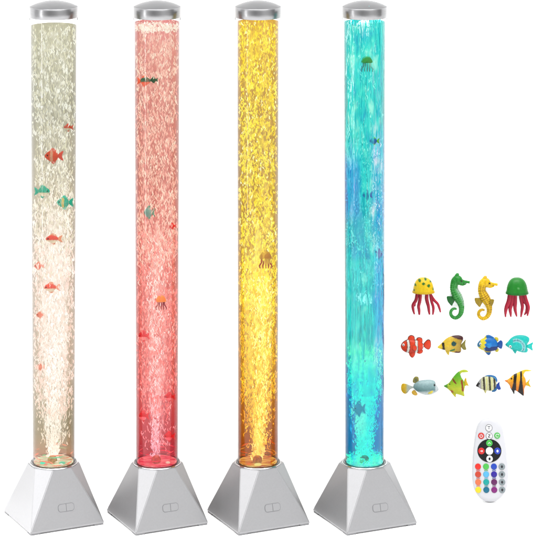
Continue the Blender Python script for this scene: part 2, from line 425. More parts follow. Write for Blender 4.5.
def make_lamp(i, spec):
    cx = wx(spec['cx'])
    root = thing('bubble_lamp', spec['label'], 'bubble lamp', (cx, 0, 0), 'four tall bubble tube lamps in a row')
    b = make_base(root, math.radians(spec['yaw']))
    global TINT; TINT = spec['stops'][0][1]
    global RMAX
    r0, r1 = spec['w0']/2*K, spec['w1']/2*K          # outer radius at the foot and under the lid
    zt = wz(19); z0 = ZB + .0005
    rc = r0 + .0022
    # ring that holds the tube, clear plastic with a polished rim
    lathe('collar', [(rc-.0016, ZB-.001), (rc-.0016, ZB+.0055), (rc-.0004, ZB+.0062), (rc+.0008, ZB+.0055), (rc+.0012, ZB-.001)], M_COLLAR, root)
    lathe('collar_rim', [(rc+.0010, ZB+.0000), (rc+.0030, ZB+.0000), (rc+.0034, ZB+.0010), (rc+.0026, ZB+.0020), (rc+.0016, ZB+.0018)], M_RIM, b)
    # tube: a clear wall with thickness
    tw = .0013
    lathe('tube', [(r0, z0), (r1, zt), (r1-tw, zt), (r0-tw, z0)], M_GLASS, root, closed=True, sharp=60)
    # water
    zw = wz(spec['water']); rw = lambda z: (r0 + (r1-r0)*(z-z0)/(zt-z0)) - tw - .0003
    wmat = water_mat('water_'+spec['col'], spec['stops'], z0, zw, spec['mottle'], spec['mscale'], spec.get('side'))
    lathe('water', [(0, z0+.001), (rw(z0), z0+.001), (rw(zw), zw), (0, zw)], wmat, root, sharp=40)
    # led disc and air stone at the foot
    lathe('light_disc', [(0, z0+.0034), (r0*.93, z0+.0034), (r0*.93, z0+.0015), (0, z0+.0015)], disc(*spec['disc']), root)
    for k, (a, q, sz, c) in enumerate(spec['leds']):
        lathe('light_spot', [(0, .0034), (sz*.6, .0030), (sz, .0012), (sz, 0)], bubble_mat('led', c, c, .8, 1), root, n=24,
              loc=(q*math.cos(a), q*math.sin(a), z0+.0036))
    st = lathe('air_stone', [(0, .016), (.006, .0155), (.0095, .012), (.0105, .007), (.0095, .002), (.007, 0), (0, 0)], spec.get('stone', M_STONE), root, n=32, loc=(-.001, -.018, z0+.0038))
    # bubbles
    RMAX = rw(z0); hgt = zw - z0
    global NEAR, TAPER; TAPER = (z0, hgt, rw(zw)/rw(z0)-1)
    NEAR = [(wx(px)-cx, wz(py), fw*K) for px, py, fw in FISH if abs(px-spec['cx']) < 26]
    full = lambda z: np.full_like(z, RMAX*.97)
    spec['bub'](root, z0, zw, hgt)
    # lid
    rl = spec['lid']/2*K
    zb_, zt_ = wz(17.0), wz(6.4)
    cap = lathe('cap', [(r1+.0004, zb_+.004), (r1+.0004, zb_), (rl-.0006, zb_), (rl, zb_+.0008), (rl, zt_-.0010), (rl-.0007, zt_), (rl-.004, zt_+.0004)], M_BAND, root, sharp=50)
    dp = []
    hd = .0125; rd = rl-.0008
    for k in range(17):
        t = k/16; dp.append((rd*math.cos(t*PI/2), zt_ + .0002 + hd*math.sin(t*PI/2)**1.0*(1 if k else 0)))
    dp = [(rd*(1-k/16), zt_+.0002 + hd*(1-(1-k/16)**2.2)) for k in range(17)]
    lathe('cap_top', dp, M_DOME, cap, sharp=60)
    for sx in (-1, 1):  # added dark tabs imitating the shading at the lid's lower edges
        bm = bmesh.new(); bmesh.ops.create_cube(bm, size=1)
        bmesh.ops.scale(bm, vec=(.0016, .004, .0075), verts=bm.verts); bmesh.ops.translate(bm, vec=(sx*(rl-.0016), 0, zb_-.0028), verts=bm.verts)
        bmesh.ops.bevel(bm, geom=list(bm.edges), offset=.0003, segments=1, affect='EDGES')
        bm_obj('clip', bm, M_FOOT, cap, False)
    return root

M_RIM = brushed('polished_rim', (.5,.5,.51), .12, 60, 60, 200, .2)

def mixed(z0, zw, lo=0., hi=1., p=1.0):
    return lambda n: z0 + .006 + (zw-z0-.0085)*(lo + (hi-lo)*rng.random(n)**p)
def plume(z0, hgt, w0=.38, h=.16):
    def f(z):
        t = np.clip((z-z0)/(hgt*h), 0, 1); return RMAX*(w0 + (.96-w0)*t**.9)
    return f

# clear/cream lamp -------------------------------------------------
def bub1(root, z0, zw, hg):
    global TINT; TINT = (200,192,166)
    mats = [bubble_mat('b_cream', (248,242,220), (255,253,242), 1.03), bubble_mat('b_warm', (250,232,214), (255,246,234), 1.0),
            bubble_mat('b_mid', (216,210,180), (230,224,196), 1.0), bubble_mat('b_pink', (236,206,186), (246,222,206), 1.0), bubble_mat('b_core', (255,244,232), (255,253,246), 1.1)]
    pl = plume(z0, hg, .50, .14); S = streaks
    s = [S(2100, mixed(z0, zw, .42, 1), pl, (.005,.013), (.0016,.0036), .08, 0, clump=.5),
         S(700, mixed(z0, zw, .42, 1), pl, (.007,.014), (.002,.0042), .07, 2),
         S(2100, mixed(z0, zw, .04, .62), pl, (.005,.012), (.0015,.0032), .10, 1, clump=.6),
         S(1000, mixed(z0, zw, .10, .50), pl, (.006,.014), (.002,.004), .09, 3),
         S(1000, mixed(z0, zw, .0, .40, 1.3), lambda z: RMAX*(.28+.42*np.clip((z-z0)/hg/.3,0,1)), (.005,.013), (.0016,.0034), .12, 4, cx=-.001),
         ARC(16, z0+.004, z0+.03, (.001,.0035), 5), ARC(12, z0+.004, z0+.035, (.0008,.003), 6), ARC(12, z0+.003, z0+.03, (.0006,.002), 1)]
    mats += [bubble_mat('b_salmon', (238,140,116), (246,170,140)), bubble_mat('b_green', (110,206,160), (190,206,130))]
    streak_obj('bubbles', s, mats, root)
    R_ = RMAX
    glow_cloud(root, [(R_*.22, z0+.01), (R_*.42, z0+hg*.05), (R_*.7, z0+hg*.14), (R_*.8, z0+hg*.3), (R_*.7, z0+hg*.5), (.001, z0+hg*.6)], glow_cloud_mat('glow_cream', [(.3,(246,226,206)),(.7,(255,250,238))], 1.1, (150,150,60), (.36,.68), .50))
    glow_cloud(root, [(R_*.85, z0+hg*.3), (R_*.9, z0+hg*.5), (R_*.9, zw-.006)], glow_cloud_mat('glow_pale', [(.35,(226,214,188)),(.65,(248,242,222))], 1.0, (180,180,80), (.42,.68), .40, .8))
# red lamp ---------------------------------------------------------
def bub2(root, z0, zw, hg):
    global TINT; TINT = (230,122,114)
    mats = [bubble_mat('r_top', (246,186,164), (252,212,192), 1.0), bubble_mat('r_mid', (230,150,136), (240,168,150), 1.0),
            bubble_mat('r_low', (250,176,160), (255,216,202), 1.0), bubble_mat('r_white', (255,220,208), (255,246,238), 1.1), bubble_mat('r_foam', (248,206,182), (252,228,208), 1.0),
            bubble_mat('r_deep', (236,116,108), (244,142,130), 1.0)]
    pl = plume(z0, hg, .55, .18); S = streaks
    s = [S(1800, mixed(z0, zw, .45, 1), pl, (.005,.014), (.0016,.0036), .08, 0, clump=.5),
         S(900, mixed(z0, zw, .45, 1), pl, (.007,.015), (.002,.0042), .07, 1),
         S(1300, mixed(z0, zw, .03, .52), pl, (.004,.012), (.0012,.0026), .12, 2, clump=.7),
         S(1000, mixed(z0, zw, .10, .52), pl, (.006,.014), (.0016,.0036), .09, 5),
         S(620, mixed(z0, zw, .0, .50, 1.1), lambda z: RMAX*(.22+.36*np.clip((z-z0)/hg/.5,0,1)), (.004,.013), (.0011,.0026), .14, 3, cx=-.003),
         S(330, lambda n: zw-.012+.0035*rng.normal(0, 1, n), lambda z: np.full_like(z, RMAX*.98), (.003,.008), (.002,.005), .2, 4, tilt=1.2),
         ARC(22, z0+.003, z0+.03, (.0008,.003), 6), ARC(14, z0+.003, z0+.03, (.0006,.002), 5)]
    mats += [bubble_mat('r_dark', (206,36,58), (222,60,76))]
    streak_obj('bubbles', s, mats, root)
    R_ = RMAX
    glow_cloud(root, [(R_*.16, z0+.01), (R_*.34, z0+hg*.06), (R_*.5, z0+hg*.2), (R_*.55, z0+hg*.38), (.001, z0+hg*.55)], glow_cloud_mat('glow_pink', [(.3,(252,170,156)),(.7,(255,232,222))], 1.1, (170,170,60), (.38,.68), .48))
    glow_cloud(root, [(R_*.8, z0+hg*.12), (R_*.9, z0+hg*.4), (R_*.9, zw-.02)], glow_cloud_mat('glow_rose', [(.35,(236,128,116)),(.65,(250,180,160))], 1.0, (160,160,70), (.42,.68), .35, .8))
# amber lamp -------------------------------------------------------
def bub3(root, z0, zw, hg):
    global TINT; TINT = (206,150,66)
    mats = [bubble_mat('y_bright', (252,210,36), (255,232,90), 1.0), bubble_mat('y_mid', (232,188,60), (244,204,74), 1.0),
            bubble_mat('y_gold', (220,162,40), (240,188,52), 1.0), bubble_mat('y_white', (255,240,110), (255,250,200), 1.3)]
    pl = plume(z0, hg, .55, .18); S = streaks
    s = [S(2300, mixed(z0, zw, .35, 1), pl, (.005,.013), (.002,.005), .10, 0, clump=.25),
         S(500, mixed(z0, zw, .35, 1), pl, (.006,.014), (.0022,.005), .10, 1),
         S(1500, mixed(z0, zw, .03, .45), pl, (.004,.012), (.0014,.0034), .14, 0, cx=.002, clump=.5),
         S(900, mixed(z0, zw, .08, .45), pl, (.006,.013), (.0018,.004), .12, 2),
         S(900, mixed(z0, zw, .0, .42, 1.3), lambda z: RMAX*(.30+.25*np.clip((z-z0)/hg/.3,0,1)), (.004,.014), (.0014,.004), .16, 3, cx=lambda z: .008*np.clip((z-z0)/hg/.15,0,1)),
         S(420, mixed(z0, zw, .35, 1), pl, (.004,.011), (.0016,.0032), .12, 3, clump=.3),
         ARC(20, z0+.003, z0+.04, (.001,.004), 4), ARC(14, z0+.003, z0+.03, (.0006,.002), 1)]
    mats += [bubble_mat('y_brown', (176,80,14), (210,110,24))]
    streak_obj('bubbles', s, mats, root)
    R_ = RMAX
    glow_cloud(root, [(R_*.24, z0+.01), (R_*.40, z0+hg*.06), (R_*.62, z0+hg*.2), (R_*.75, z0+hg*.36), (.001, z0+hg*.56)], glow_cloud_mat('glow_hot', [(.3,(255,206,40)),(.7,(255,246,140))], 1.15, (150,150,60), (.38,.66), .6))
    glow_cloud(root, [(R_*.85, z0+hg*.2), (R_*.9, z0+hg*.4), (R_*.9, zw-.006)], glow_cloud_mat('glow_gold', [(.35,(240,190,50)),(.65,(255,226,70))], 1.0, (90,90,40), (.48,.64), .42, .8))
# cyan lamp --------------------------------------------------------
def bub4(root, z0, zw, hg):
    global TINT; TINT = (24,172,184)
    mats = [bubble_mat('c_fine', (60,212,208), (160,242,232), 1.0), bubble_mat('c_long', (6,188,188), (64,216,212), 1.0),
            bubble_mat('c_dark', (4,160,172), (14,180,188), 1.0), bubble_mat('c_glare', (200,246,242), (252,255,255), 1.1)]
    TINT = (10,140,206)
    mats += [bubble_mat('c_plume', (70,220,196), (160,248,226), 1.0), bubble_mat('c_blue', (90,160,210), (130,188,224), 1.0), bubble_mat('c_side', (6,136,210), (30,166,218), 1.0)]
    S = streaks
    pl = plume(z0, hg, .45, .24)
    inner = lambda f: (lambda z: np.full_like(z, RMAX*f))
    s = [S(620, mixed(z0, zw, .60, 1), inner(.95), (.02,.10), (.0012,.0034), .010, 1, seg=7, tilt=.02),
         S(420, mixed(z0, zw, .20, .48), inner(.95), (.02,.09), (.0012,.0034), .010, 1, seg=7, tilt=.02),
         S(420, mixed(z0, zw, .22, 1), inner(.95), (.02,.09), (.0015,.004), .010, 2, seg=7, tilt=.02),
         S(2600, mixed(z0, zw, .40, .74), inner(.95), (.003,.007), (.0011,.0026), .20, 0, clump=.5),
         S(900, mixed(z0, zw, .38, .70), inner(.95), (.004,.010), (.0016,.0036), .14, 2, clump=.4),
         S(650, mixed(z0, zw, .70, 1), inner(.8), (.004,.012), (.0012,.0026), .12, 0, clump=.3),
         S(150, mixed(z0, zw, .66, 1), inner(.16), (.006,.03), (.001,.0022), .06, 3, cx=-.030, tilt=.02),  # white trails imitating a highlight down the tube's left side
         S(110, lambda n: zw-.03*rng.random(n)**1.6, inner(.3), (.004,.014), (.0016,.004), .2, 3, cx=-.001),  # white flakes imitating glare under the lid
         S(150, lambda n: wz(298)+.006*rng.normal(0, 1, n), inner(.42), (.003,.008), (.0014,.0032), .25, 3, cx=.002),  # white flakes imitating a glare spot on the tube
         S(2600, mixed(z0, zw, .0, .22), lambda z: RMAX*(.40+.36*np.clip((z-z0)/hg/.16,0,1)), (.003,.008), (.0013,.003), .2, 4),
         S(900, mixed(z0, zw, .15, .26), inner(.92), (.003,.009), (.0012,.003), .2, 4),
         S(120, mixed(z0, zw, .0, .20), inner(.96), (.006,.02), (.0015,.003), .05, 6, tilt=.05),
         S(260, lambda n: z0+.004+.012*rng.random(n), inner(.95), (.003,.006), (.002,.004), .2, 4, tilt=1),
         S(200, mixed(z0, zw, .62, .9), inner(.25), (.01,.04), (.0014,.003), .02, 5, cx=.026, tilt=.03),
         S(160, mixed(z0, zw, .30, .62), inner(.2), (.006,.02), (.0014,.003), .06, 6, cx=.034, tilt=.05),
         S(70, lambda n: wz(268)+.007*rng.normal(0, 1, n), inner(.5), (.006,.014), (.0016,.003), .2, 5, cx=.014),
         ARC(26, z0+.003, z0+.02, (.0008,.0022), 4)]
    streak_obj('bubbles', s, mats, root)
    R_ = RMAX
    TINT = (14,156,200)
    glow_cloud(root, [(R_*.93, z0+hg*.16), (R_*.95, z0+hg*.4), (R_*.97, zw-.004)], glow_cloud_mat('glow_sea', [(.36,(8,128,206)),(.46,(16,176,196)),(.53,(70,214,212)),(.61,(190,244,244))], 1.0, (48,48,24), (.38,.62), .50, .7))
    glow_cloud(root, [(R_*.24, z0+.01), (R_*.42, z0+hg*.05), (R_*.62, z0+hg*.12), (R_*.8, z0+hg*.2), (.001, z0+hg*.3)], glow_cloud_mat('glow_aqua', [(.3,(50,214,200)),(.7,(150,248,232))], 1.05, (130,130,70), (.34,.64), .6))

FISH = [(68.6,127.5,10),(54,156,19),(42,191.5,16),(66,202.5,17),(50,239,11),(50,287.5,11),(142,81,16),(151,80,9),(149.5,212.5,10),(161,303,12),(141,336,14),(172.5,397,12),
        (141,416,13),(170.5,436.5,12),(367,65,14),(374.5,141,10),(367.5,195,10),(382,254,9),(359.5,409,13),(265.5,261,12)]
def disc(a, b, c_, s=1.0):  # stretched emission colours stand in for refracted light bands at the tube foot
    m, nt, out = mat('lit_disc')
    tc = N(nt, 'ShaderNodeTexCoord'); mp = N(nt, 'ShaderNodeMapping'); mp.inputs['Scale'].default_value = (35, 150, 1); nt.links.new(tc.outputs['Object'], mp.inputs[0])
    no = N(nt, 'ShaderNodeTexNoise'); no.inputs['Scale'].default_value = 1; no.inputs['Detail'].default_value = 2; nt.links.new(mp.outputs[0], no.inputs['Vector'])
    tn = [math.sqrt(max(.03, v)*WT)*.92 for v in lin(TINT)]
    f = lambda c: tuple(v/t/2.5 for v, t in zip(lin(c), tn))
    r = ramp(nt, [(.36, f(a)), (.5, f(b)), (.62, f(c_))]); nt.links.new(no.outputs['Fac'], r.inputs[0])
    e = N(nt, 'ShaderNodeEmission'); e.inputs[1].default_value = 2.5*s; nt.links.new(r.outputs[0], e.inputs[0]); nt.links.new(e.outputs[0], out.inputs[0])
    return m
lamps = [
  dict(cx=53.6, yaw=25.6, w0=42.6, w1=47.4, lid=49.0, water=25.5, col='cream', label='bubble lamp with pale cream clear water and orange and teal fish inside',
       stops=[(0,(222,150,120)),(.035,(206,176,140)),(.08,(178,166,132)),(.2,(212,194,170)),(.45,(214,196,176)),(.62,(196,187,162)),(.82,(172,171,149)),(1,(186,184,158))],
       mottle=(.93,.93,.92), mscale=(40,40,12), disc=((220,140,112),(200,180,138),(236,226,190)), bub=bub1,
       leds=[(-2.4,.030,.006,(90,225,180)),(-.75,.028,.007,(120,215,165)),(-1.0,.036,.004,(235,245,225)),(-2.0,.036,.004,(250,150,120))]),
  dict(cx=157.0, yaw=25.0, w0=42.4, w1=46.4, lid=48.0, water=22.0, col='red', label='bubble lamp with red glowing water and foam at its surface',
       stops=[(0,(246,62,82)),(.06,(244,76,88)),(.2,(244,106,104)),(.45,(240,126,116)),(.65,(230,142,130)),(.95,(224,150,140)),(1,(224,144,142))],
       mottle=(.93,.90,.90), mscale=(45,45,14), disc=((222,40,66),(238,66,84),(250,120,120)), bub=bub2,
       leds=[(-.6,.030,.005,(255,190,170)),(-2.2,.033,.004,(250,110,110))]),
  dict(cx=258.0, yaw=24.8, w0=40.8, w1=42.6, lid=46.8, water=21.4, col='amber', label='bubble lamp with bright yellow and amber glowing water',
       stops=[(0,(214,134,40)),(.03,(206,96,16)),(.08,(216,124,22)),(.2,(220,150,36)),(.4,(224,176,66)),(.7,(208,170,98)),(1,(220,176,76))],
       mottle=(.93,.89,.84), mscale=(45,45,18), disc=((176,88,24),(214,140,50),(240,200,110)), bub=bub3,
       leds=[(-2.2,.033,.005,(240,120,30)),(-.6,.032,.005,(220,140,60)),(-1.57,.03,.008,(255,240,150))]),
  dict(cx=364.6, yaw=24.4, w0=39.6, w1=42.6, lid=45.6, water=21.8, col='cyan', label='bubble lamp with turquoise and blue glowing water',
       stops=[(0,(20,196,200)),(.03,(0,150,214)),(.12,(0,140,214)),(.20,(0,156,212)),(.26,(30,186,180)),(.5,(30,176,188)),(.75,(52,188,186)),(1,(70,204,198))],
       mottle=(.82,.93,.95), mscale=(90,90,5), disc=((50,205,205),(90,235,205),(190,250,235)), bub=bub4,
       side=[(-.06,-.012,.66,.80,.03,(24,120,200)), (-.06,.0,.20,.26,.02,(20,150,205)), (.014,.06,.62,.86,.05,(104,170,214)), (.020,.06,.34,.60,.05,(60,150,214))],
       leds=[(-2.2,.033,.006,(120,245,215)),(-.8,.032,.006,(120,245,215)),(-1.3,.036,.004,(220,255,245))]),
]
for i, s in enumerate(lamps): make_lamp(i, s)

# ---------------------------------------------------------------- toys: puffed outlines
def crom(pts, sub=6):
    n = len(pts); out = []
    for i in range(n):
        p0, p1, p2, p3 = (np.array(pts[(i+k-1) % n], float) for k in range(4))
        for j in range(sub):
            t = j/sub
            out.append(.5*((2*p1)+(-p0+p2)*t+(2*p0-5*p1+4*p2-p3)*t*t+(-p0+3*p1-3*p2+p3)*t**3))
    return np.array(out)

class Toy:
    """a toy laid out in magnified-detail units: (ox, oy) origin and sc magnification"""
    def __init__(self, name, label, cat, ox, oy, sc, cen, depth, group='toy sea animals on the white backdrop', y=None, k=1.0, mirror=False, root=None):
        self.ox, self.oy, self.sc, self.cen = ox, oy, sc, cen
        self.y = (WALL - depth) if y is None else y
        self.k = K*(D+self.y)/D/sc*k
        px, py = ox + cen[0]/sc, oy + cen[1]/sc
        self.root = thing(name, label, cat, (wx(px, self.y), self.y, wz(py, self.y)), group) if root is None else root
        self.mir = -1 if mirror else 1
    def p(self, x, y, d=0): return ((x-self.cen[0])*self.k*self.mir, -d*self.k, (self.cen[1]-y)*self.k)
    def puff(self, name, pts, ctr, T, colf, d=0, power=.5, rings=20, sub=9, parent=None):
        o = crom(pts, sub); n = len(o); c = np.array(ctr, float)
        V, S, XY = [], [], []
        for side in (1, -1):
            V.append(self.p(c[0], c[1], d+side*T)); S.append(0); XY.append(tuple(c))
            for r in range(1, rings+1):
                s = math.sin(r/rings*PI/2) if power == .5 else r/rings
                if side == -1 and r == rings: break
                zz = T*max(0, 1-s*s)**power
                for q in o:
                    xy = c + (q-c)*s; V.append(self.p(xy[0], xy[1], d+side*zz)); S.append(s); XY.append(tuple(xy))
        F = []; b2 = 1+rings*n
        for i in range(n):
            j = (i+1) % n
            F.append((0, 1+i, 1+j))
            for r in range(rings-1):
                a = 1+r*n; F.append((a+i, a+n+i, a+n+j, a+j))
            F.append((b2, b2+1+j, b2+1+i))
            for r in range(rings-2):
                a = b2+1+r*n; F.append((a+i, a+j, a+n+j, a+n+i))
            a = b2+1+(rings-2)*n; e = 1+(rings-1)*n
            F.append((a+i, a+j, e+j, e+i))
        cols = [toycol(colf(x, y, s)) for (x, y), s in zip(XY, S)]
        ob = new_obj(name, V, F, M_TOY, parent or self.root, True, cols)
        bm = bmesh.new(); bm.from_mesh(ob.data); bmesh.ops.recalc_face_normals(bm, faces=bm.faces); bm.to_mesh(ob.data); bm.free()
        return ob
    def tube(self, name, path, colf, sub=8, n=14, flat=1.0, parent=None, ridge=0, d=0):
        """path: (x, y, radius[, depth])"""
        P_ = [np.array([*q, 0][:4], float) for q in path]
        P_ = [2*P_[0]-P_[1]] + P_ + [2*P_[-1]-P_[-2]]
        pts = []
        for i in range(1, len(P_)-2):
            p0, p1, p2, p3 = P_[i-1], P_[i], P_[i+1], P_[i+2]
            for j in range(sub):
                t = j/sub; pts.append(.5*((2*p1)+(-p0+p2)*t+(2*p0-5*p1+4*p2-p3)*t*t+(-p0+3*p1-3*p2+p3)*t**3))
        pts.append(P_[-2])
        V, F, cols = [], [], []
        m = len(pts)
        for i, q in enumerate(pts):
            a = pts[max(0, i-1)][:2]; b = pts[min(m-1, i+1)][:2]; tg = (b-a)/max(1e-6, np.linalg.norm(b-a)); nn = np.array([-tg[1], tg[0]])
            rad = max(.5, q[2]*(1+ridge*(1 if (i//2) % 2 else -1)))
            if i in (0, m-1): rad *= .35
            for k in range(n):
                an = 2*PI*k/n; xy = q[:2] + nn*rad*math.cos(an); V.append(self.p(xy[0], xy[1], d+q[3]+rad*flat*math.sin(an)))
                cols.append(toycol(colf(xy[0], xy[1], i/(m-1), an)))
        for i in range(m-1):
            for k in range(n):
                j = (k+1) % n; F.append((i*n+k, i*n+j, (i+1)*n+j, (i+1)*n+k))
        F.append(tuple(range(n))); F.append(tuple(reversed(range((m-1)*n, m*n))))
        ob = new_obj(name, V, F, M_TOY, parent or self.root, True, cols)
        bm = bmesh.new(); bm.from_mesh(ob.data); bmesh.ops.recalc_face_normals(bm, faces=bm.faces); bm.to_mesh(ob.data); bm.free()
        return ob
    def eye(self, x, y, r, d, white=False, parent=None, both=False):
        for s in ((1, -1) if both else (1,)):
            o = self.ball('eye', x, y, r*(1.6 if white else 1), d*s, M_EYEW if white else M_EYE, parent)
            if white: self.ball('pupil', x, y, r*.9, (d+r*.9)*s, M_EYE, o, rel=True)
    def ball(self, name, x, y, r, d, m, parent=None, rel=False):
        bm = bmesh.new(); bmesh.ops.create_uvsphere(bm, u_segments=16, v_segments=10, radius=r*self.k)
        bmesh.ops.translate(bm, vec=self.p(x, y, d), verts=bm.verts)
        return bm_obj(name, bm, m, parent or self.root, True, 180)
M_EYEW = principled('eye_white', (.30,.30,.30), .2, spec=.5)

def mixc(a, b, t):
    t = max(0, min(1, t)); return tuple(a[i]+(b[i]-a[i])*t for i in range(3))

RED = (200,24,60); DRED = (140,12,40)
def jelly(label, ox, oy, sc, cx, by, rad, top, bell, dark, spots, tent, spotc, ):
    t = Toy('toy_jellyfish', label, 'toy jellyfish', ox, oy, sc, (cx, by), 10.0*.0022*1.0)
    # bell: an upright dome with a flared rim
    n, m = 64, 26; V, F, cols = [], [], []
    hgt = by - top; sq = .8
    for i in range(m+1):
        a = PI/2*i/m
        r = rad*.93*max(1e-4, math.cos(a))**.72; z = hgt*math.sin(a)
        if i == 0: r = rad
        if i == 1: r = rad*.995
        if i == 2: r = rad*.96
        for k in range(n):
            th = 2*PI*k/n; x = cx + r*math.cos(th); y = by - z + 6*math.cos(th*1)*0; dd = r*sq*math.sin(th)
            V.append(t.p(x, y, dd))
            c = bell
            if i <= 2: c = mixc(bell, dark, .35)
            if dd > -2:
                for (sx, sy, sr) in spots:
                    if (x-sx)**2 + (y-sy)**2 < sr*sr: c = spotc
            cols.append(toycol(c))
    for i in range(m):
        for k in range(n):
            j = (k+1) % n; F.append((i*n+k, i*n+j, (i+1)*n+j, (i+1)*n+k))
    b0 = len(V); V.append(t.p(cx, by-6, 0)); cols.append(toycol(dark))
    for k in range(n): F.append((b0, (k+1) % n, k))
    new_obj('bell', V, F, M_TOY, t.root, True, cols)
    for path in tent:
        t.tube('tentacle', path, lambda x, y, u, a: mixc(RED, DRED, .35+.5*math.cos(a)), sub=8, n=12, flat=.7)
    # the toy's back reaches the backdrop
    t.root.location.y = WALL - rad*sq*t.k
    return t
jelly('yellow jellyfish toy with green spots and thin crimson tentacles', 405, 265, 8.2, 152, 226, 93, 104, (238,200,20), (190,140,10),
      [(118,121,11),(166,110,10),(148,144,12),(192,160,12),(84,158,9),(210,130,9),(230,190,8),(75,200,7)],
      [[(100,220,12),(92,285,14),(66,330,13),(68,370,11),(78,408,6)], [(128,220,12),(122,290,14),(112,340,13),(116,375,12),(118,412,8)],
       [(182,220,14),(178,280,15),(192,340,13),(196,375,11),(202,410,7)], [(206,220,12),(216,290,12),(232,345,12),(232,380,10),(228,412,6)],
       [(205,235,11),(235,285,12),(268,320,11),(282,355,10),(292,392,6)], [(110,225,9,-30),(104,270,10,-30),(86,310,9,-30),(82,350,6,-30)]], (40,110,30))
jelly('green domed jellyfish toy with thick crimson tentacles', 468, 265, 8.2, 403, 234, 96, 104, (24,128,34), (10,80,24),
      [(404,176,9)], [[(345,225,18),(338,290,20),(315,350,17),(308,390,12),(308,430,6)], [(365,225,16),(360,300,18),(346,360,15),(350,400,11),(352,428,6)],
       [(388,225,14),(386,300,17),(386,360,14),(394,400,10),(400,426,5)], [(430,225,14),(436,280,15),(446,340,14),(440,390,11),(434,430,6)],
       [(448,225,15),(462,285,19),(486,330,17),(480,380,12),(462,412,6)], [(462,230,13,10),(474,280,15,10),(494,340,14,10),(492,380,11,10),(486,418,6,10)]], (90,160,90))

def seahorse(label, ox, oy, dx, dy, ys, main, line, belly, findk):
    f = lambda x, y: (x+dx, 75+dy+(y-75)*ys)
    t = Toy('toy_seahorse', label, 'toy seahorse', ox, oy, 8.2, f(430, 260), 42/8.2*K)
    def tp(path): return [(*f(q[0], q[1]), *q[2:]) for q in path]
    def cf(x, y, u, a):
        yy = (y-dy-75)/ys+75; xx = x-dx
        c = main
        if math.cos(a) < -.25 and 190 < yy < 330 : c = mixc(main, belly, min(1, (-.25-math.cos(a))*2.2)) if belly else c
        g = (u*34) % 1
        if g < .26 and yy > 150: c = mixc(c, line, .75)
        if abs(((a/(2*PI)*9) % 1)-.5) < .12 and 140 < yy < 400: c = mixc(c, line, .65)
        return c
    b = t.tube('body', tp([(425,104,26),(412,130,34),(402,165,32),(402,200,32),(420,240,38),(440,275,37),(456,310,30),(464,350,23),(460,390,20),(442,420,17),(412,434,15),(384,420,14),(374,392,13),(384,368,12),(404,358,10),(424,362,7)]), cf, sub=12, n=28, ridge=.035, flat=.85)
    t.tube('head', tp([(405,128,24),(425,118,36),(450,132,34),(470,138,22),(492,138,13),(515,140,11),(532,143,12)]), lambda x, y, u, a: mixc(main, line, .10+.12*math.sin(u*40)), sub=8, n=20, flat=.85, parent=b)
    t.tube('crown', tp([(424,112,22),(425,92,19),(430,76,14),(431,66,8)]), lambda x, y, u, a: mixc(main, line, .15), n=14, parent=b)
    t.tube('jaw', tp([(455,150,18),(475,158,13),(492,158,6),(504,152,5)]), lambda x, y, u, a: main, n=12, parent=b)
    t.puff('dorsal_fin', [f(*q) for q in [(400,262),(375,256),(344,258),(345,285),(356,308),(382,334),(394,318),(410,285)]], f(378,288), 9,
           lambda x, y, s: mixc(findk, main, .3 if int(x/7) % 2 else 0), parent=b)
    t.eye(*f(463,124), 7, 30, parent=b)
    if belly is None:
        t.puff('pectoral_fin', [f(*q) for q in [(465,262),(490,258),(500,268),(492,300),(478,318),(464,290)]], f(480,285), 5, lambda x, y, s: findk, d=33, parent=b)
    return t
seahorse('green seahorse toy with white grid lines and curled tail', 405, 265, 0, 0, 1.0, (24,136,38), (96,176,96), (190,205,200), (20,98,34))
seahorse('yellow seahorse toy with curled tail and olive fins', 468, 265, -288, 22, .955, (244,200,8), (150,104,10), None, (150,125,30))

def tailfn(c1, c2=None):
    c2 = c2 or tuple(v*.75 for v in c1)
    return lambda x, y, s: mixc(c1, c2, .6 if (int(y/5) % 2) else 0)
G = 'toy sea animals on the white backdrop'
DEP = 34/7.4*K
# 1 clownfish
def clown(t, black=True):
    O, Bk, Wh = (236,66,26), (70,26,22), (240,232,222)
    def cf(x, y, s):
        if s > .965: return Bk
        b1 = 100 - (abs(y-150)**2)/260
        if abs(x-b1) < 8: return Wh
        if abs(x-b1) < 12: return Bk
        if abs(x-158-(y-155)*.0) < 8: return Wh
        if 166 < x < 170 or 146 < x < 150: return Bk
        if x > 206 : return Wh if x < 211 else Bk
        return mixc(O, (190,36,16), max(0, (y-150)/90))
    b = t.puff('body', [(42,155),(56,128),(80,112),(110,104),(150,108),(185,118),(208,138),(216,152),(208,172),(190,192),(150,205),(105,208),(75,200),(52,182)], (128,157), 30, cf)
    ed = lambda x, y, s: Bk if s > .86 else O
    t.puff('dorsal_fin', [(94,118),(98,88),(118,74),(140,82),(146,100),(136,120),(116,128)], (120,102), 12, ed, parent=b)
    t.puff('dorsal_fin', [(160,122),(160,98),(180,90),(200,98),(204,120),(196,136),(172,134)], (181,114), 12, ed, parent=b)
    t.puff('pelvic_fin', [(104,195),(108,226),(128,243),(146,226),(150,198),(128,188)], (128,212), 12, ed, parent=b)
    t.puff('anal_fin', [(164,186),(162,204),(180,214),(202,206),(206,186),(186,176)], (184,194), 12, ed, parent=b)
    t.puff('pectoral_fin', [(120,150),(140,140),(158,150),(160,172),(148,186),(124,176)], (140,162), 8, ed, d=26, parent=b)
    t.puff('tail_fin', [(208,148),(224,122),(244,106),(262,114),(267,145),(262,170),(246,183),(222,170)], (238,147), 9, ed, parent=b)
    t.eye(62,142, 6, 18, True, parent=b)
clown(Toy('toy_clownfish', 'orange clownfish toy with white bands and black edges', 'toy fish', 395, 325, 7.4, (150,155), DEP, G))
